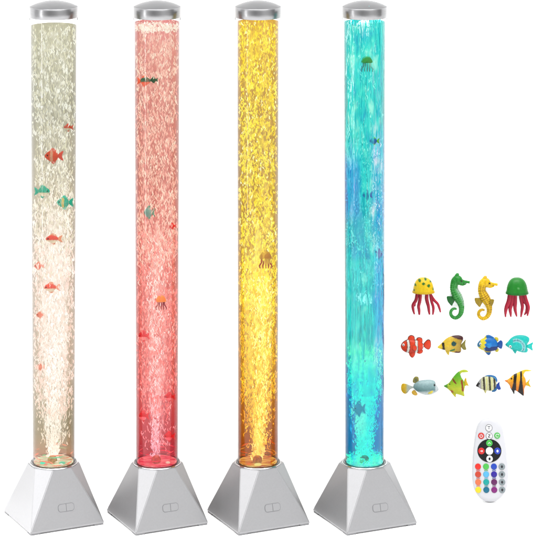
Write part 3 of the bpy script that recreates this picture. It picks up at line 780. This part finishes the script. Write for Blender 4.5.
# 2 yellow butterflyfish
t = Toy('toy_butterflyfish', 'yellow butterfly fish toy with a round dark spot', 'toy fish', 395, 325, 7.4, (425,145), DEP, G)
def cf(x, y, s):
    c = mixc((238,200,60), (150,120,50), (x-400)/110)
    if y < 100+(x-470)*.3 and x > 405 or x > 494: c = (70,24,26)
    if (x-433)**2+(y-132)**2 < 18**2: c = (28,76,74)
    if x > 440 and y > 192: c = (90,30,30)
    if abs(x-358-(y-160)*.12) < 9 and 128 < y < 190: c = (28,26,20)
    if abs((y-180)+(x-425)*.4) < 7 and 405 < x < 442: c = (50,120,60)
    if x < 338: c = (245,215,60)
    return c
b = t.puff('body', [(314,165),(330,148),(350,130),(378,102),(420,82),(468,76),(500,86),(504,108),(492,135),(488,160),(490,190),(478,206),(440,205),(400,196),(368,186),(336,178)], (425,145), 30, cf)
t.puff('tail_fin', [(486,152),(508,124),(524,108),(520,145),(528,180),(508,184),(492,168)], (506,150), 7, tailfn((150,140,60)), parent=b)
t.puff('pelvic_fin', [(374,186),(380,206),(396,224),(402,206),(402,190)], (388,198), 6, lambda x, y, s: (235,200,60), parent=b)
t.eye(357,146, 6, 22, parent=b)
# 3 blue and yellow fish
t = Toy('toy_tang', 'royal blue fish toy with yellow head band', 'toy fish', 466, 325, 7.95, (185,158), DEP, G)
def cf(x, y, s):
    if x < 108+abs(y-150)*.25: return (60,120,160) if y < 170 else (215,200,60)
    if x < 150-(y-150)*.15+6*math.sin(y*.2): return (226,208,50)
    c = (14,110,190)
    if y > 165 and x > 150: c = (10,44,110)
    if abs(y-150) < 16 and 160 < x < 200: c = (30,130,205)
    return c
b = t.puff('body', [(88,160),(98,136),(125,112),(160,98),(200,98),(235,115),(252,145),(254,175),(240,198),(205,208),(165,208),(125,198),(100,182)], (180,155), 34, cf)
t.puff('dorsal_fin', [(145,108),(155,86),(178,78),(205,88),(225,104),(200,118),(165,118)], (182,100), 11, lambda x, y, s: (16,100,176) if x > 160 else (215,200,60), parent=b)
t.puff('pelvic_fin', [(140,196),(150,214),(176,240),(194,230),(196,204),(165,194)], (170,212), 11, lambda x, y, s: (16,90,160) if y > 214 else (190,170,50), parent=b)
t.puff('back_fin', [(226,104),(240,95),(256,104),(258,126),(244,130)], (243,113), 7, lambda x, y, s: (205,190,60), parent=b)
t.puff('anal_fin', [(232,196),(252,184),(262,196),(254,214),(236,214)], (247,200), 7, lambda x, y, s: (205,190,60), parent=b)
t.puff('pectoral_fin', [(160,150),(180,140),(196,152),(192,172),(172,174)], (178,158), 8, lambda x, y, s: (34,136,206), d=30, parent=b)
t.puff('tail_fin', [(242,152),(262,130),(276,121),(290,132),(292,160),(284,188),(268,186),(248,170)], (270,155), 9, tailfn((20,84,170)), parent=b)
t.eye(112,145, 6, 20, True, parent=b)
# 4 teal fish
t = Toy('toy_surgeonfish', 'flat teal fish toy with a pale curved band', 'toy fish', 466, 325, 7.95, (420,155), DEP, G)
def cf(x, y, s):
    c = (20,196,186)
    r = math.hypot((x-400)/1.0, (y-172)*1.05)
    arc = (abs(r-58) < 13 and y < 205 and x > 372)
    if arc:
        c = (150,222,222)
        if abs(r-58) < 7 and (int(math.atan2(y-172, x-400)*22) % 2): c = (30,70,110)
    if x < 330: c = (30,170,165)
    return c
b = t.puff('body', [(312,156),(335,130),(358,104),(390,86),(430,80),(470,84),(500,100),(503,125),(488,150),(484,175),(492,198),(482,218),(445,218),(405,206),(365,196),(332,176)], (420,152), 26, cf)
t.puff('tail_fin', [(480,164),(505,150),(534,138),(526,168),(530,204),(505,190),(486,180)], (508,170), 7, tailfn((30,214,200), (24,180,172)), parent=b)
t.puff('pelvic_fin', [(370,196),(378,214),(392,229),(400,216),(402,204)], (386,208), 6, lambda x, y, s: (24,190,180), parent=b)
t.eye(350,166, 7, 22, True, parent=b)
# 5 grey puffer
t = Toy('toy_pufferfish', 'grey puffer fish toy facing right with yellow fins', 'toy fish', 395, 363, 7.1, (190,172), DEP, G)
def cf(x, y, s):
    c = mixc((168,196,198), (112,148,150), (y-135)/45)
    if y > 190+(x-220)*-.15: c = mixc(c, (214,222,222), (y-184)/22)
    if x > 285: c = (206,214,216)
    return c
b = t.puff('body', [(130,168),(140,146),(160,130),(200,122),(250,120),(280,128),(294,155),(310,182),(304,198),(284,212),(240,228),(190,220),(155,200),(136,182)], (218,172), 34, cf)
t.puff('tail_fin', [(140,172),(112,162),(78,148),(52,148),(43,170),(46,196),(62,216),(84,216),(110,186)], (82,180), 8, lambda x, y, s: mixc((222,176,20), (176,186,178), (x-68)/22), parent=b)
t.puff('dorsal_fin', [(128,138),(130,112),(146,96),(166,102),(168,130),(158,142)], (148,120), 7, lambda x, y, s: (150,140,70) if s > .5 else (110,112,70), parent=b)
t.puff('anal_fin', [(118,206),(136,192),(150,204),(160,222),(148,232),(126,224)], (138,212), 7, lambda x, y, s: (228,180,60), parent=b)
t.puff('pectoral_fin', [(228,206),(244,190),(264,180),(272,194),(262,210),(238,216)], (250,198), 6, lambda x, y, s: (226,208,80) if s < .8 else (200,206,190), d=24, parent=b)
t.eye(278,153, 8, 16, parent=b)
# 6 lime angelfish
t = Toy('toy_angelfish', 'lime green angelfish toy with red stripes', 'toy fish', 395, 363, 7.1, (435,155), DEP, G)
def cf(x, y, s):
    c = mixc((96,176,36), (196,204,40), (y-90)/90)
    if abs((x-404)-(y-105)*.75) < 7 and 104 < y < 142: c = (130,50,24)
    if abs((x-473)-(y-130)*.12) < 7 and 118 < y < 198: c = (150,56,24)
    if (x-400)**2+(y-204)**2 < 14**2: c = (176,36,24)
    if x < 372: c = (80,150,40)
    return c
b = t.puff('body', [(346,164),(366,152),(386,138),(412,102),(436,74),(456,60),(464,80),(472,104),(488,128),(496,165),(490,205),(492,236),(465,228),(425,216),(396,202),(372,182)], (440,158), 24, cf)
t.puff('streamer_fin', [(438,80),(458,58),(482,48),(508,50),(522,64),(500,60),(480,64),(464,80),(452,90)], (462,68), 6, lambda x, y, s: (190,206,60), parent=b)
t.puff('tail_fin', [(490,140),(494,118),(504,104),(510,130),(523,162),(508,160),(494,164)], (502,142), 6, tailfn((236,196,30)), parent=b)
t.puff('pelvic_fin', [(398,204),(412,226),(430,244),(432,226),(436,214)], (417,216), 6, lambda x, y, s: (200,196,40), parent=b)
t.eye(388,148, 5, 12, parent=b)
# 7 striped cream fish
t = Toy('toy_banded_fish', 'cream striped fish toy with blue fins and tail', 'toy fish', 466, 363, 7.95, (175,168), DEP, G)
def cf(x, y, s):
    c = mixc((214,214,130), (206,206,180), .5+.5*math.sin(x*.3))
    if x < 100: return (40,36,40)
    if x < 122: return (170,170,170)
    for sx in (142, 188, 226):
        if abs(x-sx-(y-165)*.06) < 8: c = (58,52,30)
    return c
b = t.puff('body', [(78,182),(92,158),(112,130),(140,110),(180,104),(220,114),(240,145),(242,175),(230,205),(200,220),(160,218),(120,208),(95,192)], (170,165), 28, cf)
t.puff('dorsal_fin', [(150,106),(175,96),(210,97),(238,110),(250,138),(240,156),(228,132),(200,112)], (226,115), 8, lambda x, y, s: (40,112,176) if s > .45 else (70,140,190), parent=b)
t.puff('anal_fin', [(206,214),(226,194),(244,190),(246,212),(232,228),(208,230)], (228,212), 7, lambda x, y, s: (34,104,160), parent=b)
t.puff('tail_fin', [(234,180),(250,164),(266,150),(268,176),(278,206),(258,214),(242,198)], (256,184), 7, tailfn((22,70,170)), parent=b)
t.puff('pelvic_fin', [(138,208),(146,230),(155,244),(162,228),(164,212)], (152,220), 6, lambda x, y, s: (206,200,130), parent=b)
t.eye(103,160, 6, 18, parent=b)
# 8 orange and black fish
t = Toy('toy_moorish_idol', 'orange and black striped fish toy with a long top fin', 'toy fish', 466, 363, 7.95, (400,155), DEP, G)
def cf(x, y, s):
    c = mixc((246,196,30), (226,120,20), (y-80)/130)
    if abs(x-(392-(y-80)*.10)) < 12+max(0, (y-150))*.10: c = (26,18,16)
    if abs(x-(436-(y-100)*.02)) < 8+max(0, (y-120))*.13: c = (26,18,16)
    if x < 330: c = (226,120,20)
    return c
b = t.puff('body', [(306,140),(330,132),(352,116),(376,94),(405,80),(440,64),(456,70),(460,100),(474,130),(476,175),(464,205),(462,240),(456,262),(430,244),(400,222),(372,216),(356,200),(344,176),(326,156)], (410,155), 26, cf)
t.puff('streamer_fin', [(426,76),(450,58),(486,52),(528,62),(500,62),(474,68),(456,90)], (454,70), 6, lambda x, y, s: (240,206,50), parent=b)
t.puff('tail_fin', [(470,164),(490,146),(510,124),(502,158),(517,192),(494,184),(474,178)], (490,164), 6, tailfn((238,196,30)), parent=b)
t.puff('pelvic_fin', [(350,190),(366,222),(382,250),(386,228),(382,204)], (370,212), 7, lambda x, y, s: (30,20,16), parent=b)
t.eye(360,120, 7, 14, parent=b)

# ---------------------------------------------------------------- small fish floating inside the tubes
GI = 'small fish floating in the lamps'
TOY = 1.0
def inside(px, py, w):
    s = min(lamps, key=lambda q: abs(q['cx']-px)); R_ = (s['w0'] + (s['w1']-s['w0'])*(1-py/460))/2 - 1.6
    off = min(abs(px-s['cx']) + w*.42, R_*.97)
    return -(math.sqrt(R_*R_-off*off) - .10*w)*K*.98 if R_*R_-off*off > 0 else 0
def minifish(px, py, w, label, body, fin, belly=None, left=True, depth=-.030, hh=.62, name='toy_fish', spot=None):
    """w: length in photo pixels; swims at the front of the water"""
    s = min(lamps, key=lambda q: abs(q['cx']-px)); lim = (s['w0'] + (s['w1']-s['w0'])*(1-py/460))/2 - 2.6 - w*.5
    px = s['cx'] + max(-lim, min(lim, px-s['cx']))
    t = Toy(name, label, 'toy fish', px, py, 1.0, (0, 0), 0, GI, y=inside(px, py, w), mirror=not left)
    a = w*.5; h = w*hh*.5
    def cf(x, y, s):
        if belly and y > h*.15: return belly
        if spot and abs(x+a*.25) < a*.14: return spot
        return body
    b = t.puff('body', [(-a,0),(-a*.7,-h*.65),(-a*.2,-h),(a*.25,-h*.7),(a*.5,-h*.1),(a*.25,h*.75),(-a*.2,h),(-a*.7,h*.6)], (-a*.2,0), a*.3, cf, sub=4, rings=7)
    t.puff('tail_fin', [(a*.35,0),(a*.75,-h*.75),(a,-h*.8),(a*.86,0),(a,h*.75),(a*.75,h*.65)], (a*.72,0), a*.1, lambda x, y, s: fin, sub=3, rings=4, parent=b)
    t.puff('dorsal_fin', [(-a*.5,-h*.7),(-a*.2,-h*1.35),(a*.2,-h*1.1),(a*.25,-h*.5)], (-a*.1,-h*.85), a*.1, lambda x, y, s: fin, sub=3, rings=4, parent=b)
    t.puff('pelvic_fin', [(-a*.4,h*.7),(-a*.1,h*1.35),(a*.15,h*1.1),(a*.15,h*.5)], (-a*.05,h*.85), a*.1, lambda x, y, s: fin, sub=3, rings=4, parent=b)
    t.eye(-a*.68, -h*.15, max(.5, a*.09), a*.2, parent=b)
    return t
OR, TE, TD = (250,96,66), (20,200,180), (16,150,140)
WB = (250,244,230)
minifish(68.6,127.5,10, 'small orange fish with white belly near the top of the cream lamp', (246,90,64), (250,110,84), WB)
minifish(54.0,156.0,19, 'orange red fish with a split tail, largest orange one in the cream lamp', OR, (244,84,60), None, True, spot=(250,190,170))
minifish(42.0,191.5,16, 'teal fish with white face turned right in the cream lamp', TE, (40,205,190), WB, False)
minifish(66.0,202.5,17, 'bright teal fish with yellow mark turned left in the cream lamp', (18,196,178), (30,214,196), None, True, spot=(230,210,120))
minifish(54.0,239.0,17, 'orange red fish half hidden by bubbles below the teal fish in the cream lamp', (248,84,66), (250,170,140), WB, True, hh=.5)
minifish(39.0,266.0,11, 'faint orange fish at the left wall of the cream lamp, midway up', (246,140,120), (248,170,150), None, True, depth=-.022)
minifish(52.0,287.5,17, 'orange red fish below the lamp middle in the cream lamp', (250,96,76), (250,176,150), WB, True, hh=.5)
minifish(40.5,315.0,9, 'faint pink fish deep among bubbles at the left of the cream lamp', (248,150,130), (248,170,150), None, True, depth=-.020)
minifish(40.5,367.0,9, 'lowest faint pink fish among bubbles in the cream lamp', (248,160,140), (248,180,160), None, True, depth=-.020)
minifish(140.0,81.0,14, 'orange fish with green back near the top of the red lamp', (20,130,90), (250,150,110), (250,140,90), False)
minifish(154.0,80.0,8, 'small green fish near the top of the red lamp', (50,140,100), (60,150,110), None, True)
minifish(149.5,212.5,11, 'teal green fish in the upper middle of the red lamp', (110,255,240), (60,220,190), None, True, hh=.95)
minifish(175.5,226.0,8, 'small crimson fish at the right wall of the red lamp', (236,70,80), (236,80,90), None, True)
minifish(141.0,336.0,12, 'crimson fish with cream belly at the left wall of the red lamp, above its twin', (214,60,80), (224,90,104), (255,250,250), True, hh=.75)
minifish(172.5,397.0,12, 'crimson fish with pale belly at the right wall of the red lamp', (214,60,80), (224,90,104), (255,250,250), True)
minifish(141.0,416.0,11, 'crimson fish with cream belly at the lower left of the red lamp', (214,60,80), (224,90,104), (255,250,250), True, hh=.8)
minifish(170.5,436.5,12, 'round crimson fish just above the foot of the red lamp', (214,60,80), (224,90,104), (255,250,250), True, hh=.7)
minifish(374.5,141.0,10, 'tiny navy and yellow fish in the upper part of the turquoise lamp', (40,100,170), (220,240,60), None, True)
minifish(367.5,195.0,10, 'purple fish in the middle of the turquoise lamp', (190,90,190), (150,90,190), None, True, hh=.8)
minifish(382.0,254.0,7, 'dark purple fish at the right wall of the turquoise lamp', (180,70,180), (150,70,160), None, False, hh=1.2, depth=-.010)
minifish(359.5,409.0,12, 'round dark teal fish above the blue foot of the turquoise lamp', (60,220,190), (70,220,190), None, True, hh=1.0)
def minijelly(px, py, w, label, bell, ten, depth=-.030):
    t = Toy('toy_jellyfish', label, 'toy jellyfish', px, py, 1.0, (0, 0), 0, 'small jellyfish floating in the lamps', y=inside(px, py, w)+.002)
    a = w/2
    t.puff('bell', [(-a,0),(-a*.85,-a*.7),(-a*.4,-a*1.15),(a*.4,-a*1.15),(a*.85,-a*.7),(a,0),(0,a*.12)], (0,-a*.45), a*.75, lambda x, y, s: bell, sub=4, rings=7)
    for x0, x1 in ((-.7,-1.0),(-.35,-.45),(.1,.05),(.45,.5),(.75,1.05)):
        t.tube('tentacle', [(a*x0,-a*.1,a*.13),(a*x0*.9,a*.6,a*.13),(a*x1,a*1.2,a*.12),(a*x1*.9,a*1.7,a*.06)], lambda x, y, u, an: ten, sub=4, n=8)
minijelly(367.0,62.5,11, 'lime green jellyfish with red tentacles in the turquoise lamp', (190,170,70), (255,150,150))
minijelly(161.0,301.5,10, 'yellow jellyfish with crimson tentacles in the red lamp', (255,255,90), (150,40,70))
minijelly(265.5,258.5,12, 'faded rusty jellyfish in the middle of the yellow lamp', (200,170,60), (176,74,60))

# ---------------------------------------------------------------- remote control leaning on the backdrop
M_RB = principled('remote_white', (.268,.268,.282), .35, spec=.3)
rem = thing('remote_control', 'white oval remote control with rows of round coloured buttons', 'remote control', (0,0,0))
RY = .115; rk = K*(D+RY+.012)/D
rem.location = (wx(489.7, RY+.012), RY, 0.0)
TIL = math.radians(9.5)
rem.rotation_euler = (-TIL, 0, 0)
vs = 1/math.cos(TIL)
def RP(px, py): return ((px-489.7)*rk, (502.4-py)*rk*vs*.985)
TH = .0165
ol = crom([(489,421.3),(496.5,423.2),(502.3,430),(505.3,445),(507.3,465),(507.6,480),(505,491.5),(499,499),(489.7,502.4),(480.3,499.3),(474,491.5),(471.6,480),(472,465),(474,445),(477,430),(481.8,423.2)], 8)
prof_ = [(0.965,0),(.99,.0012),(1,.004),(1,.010),(.985,.0135),(.955,.0155),(.90,.0165)]
V, F = [], []; n = len(ol); c0 = np.array((489.7, 462.0))
for s, d in prof_:
    for q in ol:
        x, z = RP(*(c0+(q-c0)*s)); V.append((x, -d, z))
for r in range(len(prof_)-1):
    for i in range(n):
        j = (i+1) % n; F.append((r*n+i, r*n+j, (r+1)*n+j, (r+1)*n+i))
F.append(tuple(range(n))); F.append(tuple(range((len(prof_)-1)*n, len(prof_)*n)))
bm = bmesh.new()
me = bpy.data.meshes.new('t'); me.from_pydata(V, [], F); bm.from_mesh(me)
body = bm_obj('case', bm, M_RB, rem, True, 60)
def bdisc(name, px, py, r, h, m, parent, base=TH, ry=None, dome=True):
    x, z = RP(px, py); R_ = r*rk
    bm = bmesh.new(); rings = []
    pr = [(1,-.001),(1,h*.6),(.93,h*.85),(.8,h),(.4,h*1.06),(0,h*1.08)] if dome else [(1,-.001),(1,h),(0,h)]
    nn = 32
    for s, d in pr:
        if s == 0: rings.append([bm.verts.new((x, -(base+d), z))])
        else: rings.append([bm.verts.new((x+R_*s*math.cos(2*PI*i/nn), -(base+d), z+(ry or r)*rk*s*math.sin(2*PI*i/nn))) for i in range(nn)])
    for a, b in zip(rings, rings[1:]):
        for i in range(nn):
            j = (i+1) % nn
            if len(b) == 1: bm.faces.new((a[i], a[j], b[0]))
            else: bm.faces.new((a[i], a[j], b[j], b[i]))
    return bm_obj(name, bm, m, parent, True, 50)
pc = {}
def pm(c):
    if c not in pc: pc[c] = principled('paint', tuple(v*.36 for v in lin(c)), .32, spec=.15)
    return pc[c]
INK = pm((60,60,66)); WI = pm((246,246,248)); BLK = pm((22,22,24)); GRY = pm((140,150,154))
def ring(px, py, r, w, h, m, parent, base=TH):
    x, z = RP(px, py); bm = bmesh.new(); nn = 32; rs = []
    for s, d in ((r, -.001), (r, h), (r-w, h), (r-w, -.001)):
        rs.append([bm.verts.new((x+s*rk*math.cos(2*PI*i/nn), -(base+d), z+s*rk*math.sin(2*PI*i/nn))) for i in range(nn)])
    for k in range(4):
        a, b = rs[k], rs[(k+1) % 4]
        for i in range(nn): bm.faces.new((a[i], a[(i+1)%nn], b[(i+1)%nn], b[i]))
    return bm_obj('button_outline', bm, m, parent, True, 40)
def bar(pts, w, base, m, parent, name='symbol'):
    """thin raised strokes: list of ((x0,y0),(x1,y1)) in photo pixels"""
    bm = bmesh.new()
    for (a, b) in pts:
        ax, az = RP(*a); bx_, bz = RP(*b); d = Vector((bx_-ax, 0, bz-az)); L = d.length; d.normalize(); nrm = Vector((-d.z, 0, d.x))*w*rk/2
        q = [Vector((ax,0,az))-nrm, Vector((bx_,0,bz))-nrm, Vector((bx_,0,bz))+nrm, Vector((ax,0,az))+nrm]
        lo = [bm.verts.new((v.x, -base+.0006, v.z)) for v in q]; hi = [bm.verts.new((v.x, -base-.0003, v.z)) for v in q]
        for k in range(4): bm.faces.new((lo[k], lo[(k+1)%4], hi[(k+1)%4], hi[k]))
        bm.faces.new(hi)
    return bm_obj(name, bm, m, parent, False)
def button(px, py, r, c, base=TH, outline=None, sym=None, symc=None):
    if outline: ring(px, py, r+.35, .55, .0006, outline, rem, base)
    b = bdisc('button', px, py, r, .0016, pm(c), rem, base)
    top = base + .0016*1.08
    if sym:
        arcs = lambda rr, a0, a1, n=7: [((px+rr*math.cos(math.radians(a0+(a1-a0)*i/n)), py-rr*math.sin(math.radians(a0+(a1-a0)*i/n))), (px+rr*math.cos(math.radians(a0+(a1-a0)*(i+1)/n)), py-rr*math.sin(math.radians(a0+(a1-a0)*(i+1)/n)))) for i in range(n)]
        S_ = {'plus': [((px-1.2,py),(px+1.2,py)), ((px,py-1.2),(px,py+1.2))],
              'sun': arcs(1.3,0,360,8)+[((px,py-.7),(px,py+.7))],
              'z': [((px-1.1,py-1.4),(px+1.1,py-1.4)), ((px+1.1,py-1.4),(px-1.1,py+1.0)), ((px-1.1,py+1.1),(px+1.1,py+1.1))],
              'power': arcs(1.5,130,410,8)+[((px,py-2.0),(px,py-.1))],
              'loop': arcs(1.5,20,320,8)+[((px+1.1,py-1.6),(px+1.7,py-.4))],
              'bar': [((px-1.3,py-1.5),(px+1.3,py-1.5)), ((px,py-.6),(px,py+1.1))],
              'dot': [((px-1.1,py),(px+1.1,py)), ((px-.7,py-.8),(px+.7,py-.8)), ((px-.7,py+.8),(px+.7,py+.8))],
              'arrow': [((px-1.3,py),(px+1.0,py)), ((px+.2,py-1.0),(px+1.2,py)), ((px+.2,py+1.0),(px+1.2,py))],
              'chev': [((px-1.2,py+.6),(px,py-.8)), ((px,py-.8),(px+1.2,py+.6))]}[sym]
        bar(S_, .55 if sym != 'dot' else 1.0, top, symc or WI, b)
    return b
button(488.8,430.6,3.1,(246,246,248), outline=INK, sym='bar', symc=INK)
button(481.0,438.2,3.1,(222,62,58), sym='power')
button(489.0,438.4,3.0,(246,246,248), outline=INK, sym='z', symc=INK)
button(497.0,438.0,3.0,(96,200,96), sym='loop')
bdisc('button_pad', 489.0,452.6,12.0,.0007,BLK,rem, ry=11.2, dome=False)
button(489.0,445.2,3.2,(80,196,84), TH+.0007, sym='chev')
button(481.0,452.8,3.2,(226,44,44), TH+.0007, sym='arrow')
button(489.0,452.8,3.7,(250,250,252), TH+.0007)
button(497.0,452.8,3.2,(44,70,190), TH+.0007, sym='dot')
button(489.0,460.3,3.2,(250,250,252), TH+.0007, sym='dot', symc=BLK)
cols_ = [[(240,56,48),(88,200,88),(46,80,192),None],[(214,78,58),(98,190,236),(58,44,160),None],[(246,128,86),(34,172,166),(108,44,100),None],[(250,226,56),(28,116,146),(140,44,126),None]]
for r_, row in enumerate(cols_):
    for c_, c in enumerate(row):
        px, py = (477.4, 485.4, 493.3, 501.2)[c_], 467.9+7.45*r_
        if c: button(px, py, 3.0, c)
        else: button(px, py, 3.2, (150,160,164), sym='dot', symc=INK)
        if r_ < 3 and c_ < 3:      # little printed captions between the buttons
            m_ = pm(c)
            bar([((px-1.8,py+3.75),(px-.9,py+3.75)),((px-.4,py+3.75),(px+.5,py+3.75)),((px+1.0,py+3.75),(px+1.9,py+3.75))], .8, TH+.0001, m_, rem, 'caption')

# ---------------------------------------------------------------- light: a white studio
w = bpy.data.worlds.new('World'); bpy.context.scene.world = w; w.use_nodes = True
nt = w.node_tree; nt.nodes.clear()
out = nt.nodes.new('ShaderNodeOutputWorld'); bg = nt.nodes.new('ShaderNodeBackground')
tc = nt.nodes.new('ShaderNodeTexCoord'); sp = nt.nodes.new('ShaderNodeSeparateXYZ'); nt.links.new(tc.outputs['Generated'], sp.inputs[0])
neg = N(nt, 'ShaderNodeMath', operation='MULTIPLY'); neg.inputs[1].default_value = -1; nt.links.new(sp.outputs['Y'], neg.inputs[0])
at = N(nt, 'ShaderNodeMath', operation='ARCTAN2'); nt.links.new(sp.outputs['X'], at.inputs[0]); nt.links.new(neg.outputs[0], at.inputs[1])
mr = N(nt, 'ShaderNodeMapRange'); mr.inputs[1].default_value = -PI; mr.inputs[2].default_value = PI; nt.links.new(at.outputs[0], mr.inputs[0])
def az(d): return (d+180)/360
g1 = lambda v: (v, v, v)
rp = ramp(nt, [(0,g1(1.0)),(az(-130),g1(.28)),(az(-85),g1(.80)),(az(-55),g1(.95)),(az(-14),g1(.40)),(az(12),g1(.62)),(az(32),g1(1.0)),(az(55),g1(.85)),(az(84),g1(.32)),(az(125),g1(.7)),(1,g1(1.0))], 'EASE')
nt.links.new(mr.outputs[0], rp.inputs[0])
el = ramp(nt, [(.0,g1(.6)),(.52,g1(.44)),(.64,g1(.40)),(.80,g1(1.0)),(1,g1(1.0))])
m2 = N(nt, 'ShaderNodeMapRange'); m2.inputs[1].default_value = -1; m2.inputs[2].default_value = 1; nt.links.new(sp.outputs['Z'], m2.inputs[0]); nt.links.new(m2.outputs[0], el.inputs[0])
mu = N(nt, 'ShaderNodeMix', data_type='RGBA', blend_type='MULTIPLY'); mu.inputs[0].default_value = 1
nt.links.new(rp.outputs[0], mu.inputs[6]); nt.links.new(el.outputs[0], mu.inputs[7])
nt.links.new(mu.outputs[2], bg.inputs[0]); bg.inputs[1].default_value = 4.3
nt.links.new(bg.outputs[0], out.inputs[0])

def area(name, loc, target, sx, sy, power, color=(1,1,1)):
    l = bpy.data.lights.new(name, 'AREA'); l.shape = 'RECTANGLE'; l.size = sx; l.size_y = sy; l.energy = power; l.color = color
    o = bpy.data.objects.new(name, l); C.objects.link(o); o.location = loc
    o.rotation_euler = (Vector(target)-Vector(loc)).to_track_quat('-Z', 'Y').to_euler()
    return o
area('softbox_above', (0, -1.0, 3.6), (0, 0, .3), 3.6, 2.0, 260)
area('strip_light', (-2.2, -1.2, 1.0), (-.2, 0, .8), .05, 1.8, 14)

# ---------------------------------------------------------------- camera: level, with the lens shifted down
cam = bpy.data.cameras.new('camera'); co = bpy.data.objects.new('camera', cam); C.objects.link(co)
co.location = (0, -D, H); co.rotation_euler = (PI/2, 0, 0)
cam.sensor_fit = 'HORIZONTAL'; cam.sensor_width = 36; cam.lens = 36*D/(533*K)
cam.shift_y = -(268.5 - PYH)/533; cam.clip_end = 100; cam.clip_start = .05
sc = bpy.context.scene; sc.camera = co
sc.render.engine = 'CYCLES'
sc.cycles.transparent_max_bounces = 32; sc.cycles.max_bounces = 8
sc.view_settings.view_transform = 'Standard'; sc.view_settings.look = 'None'; sc.view_settings.exposure = 0; sc.view_settings.gamma = 1
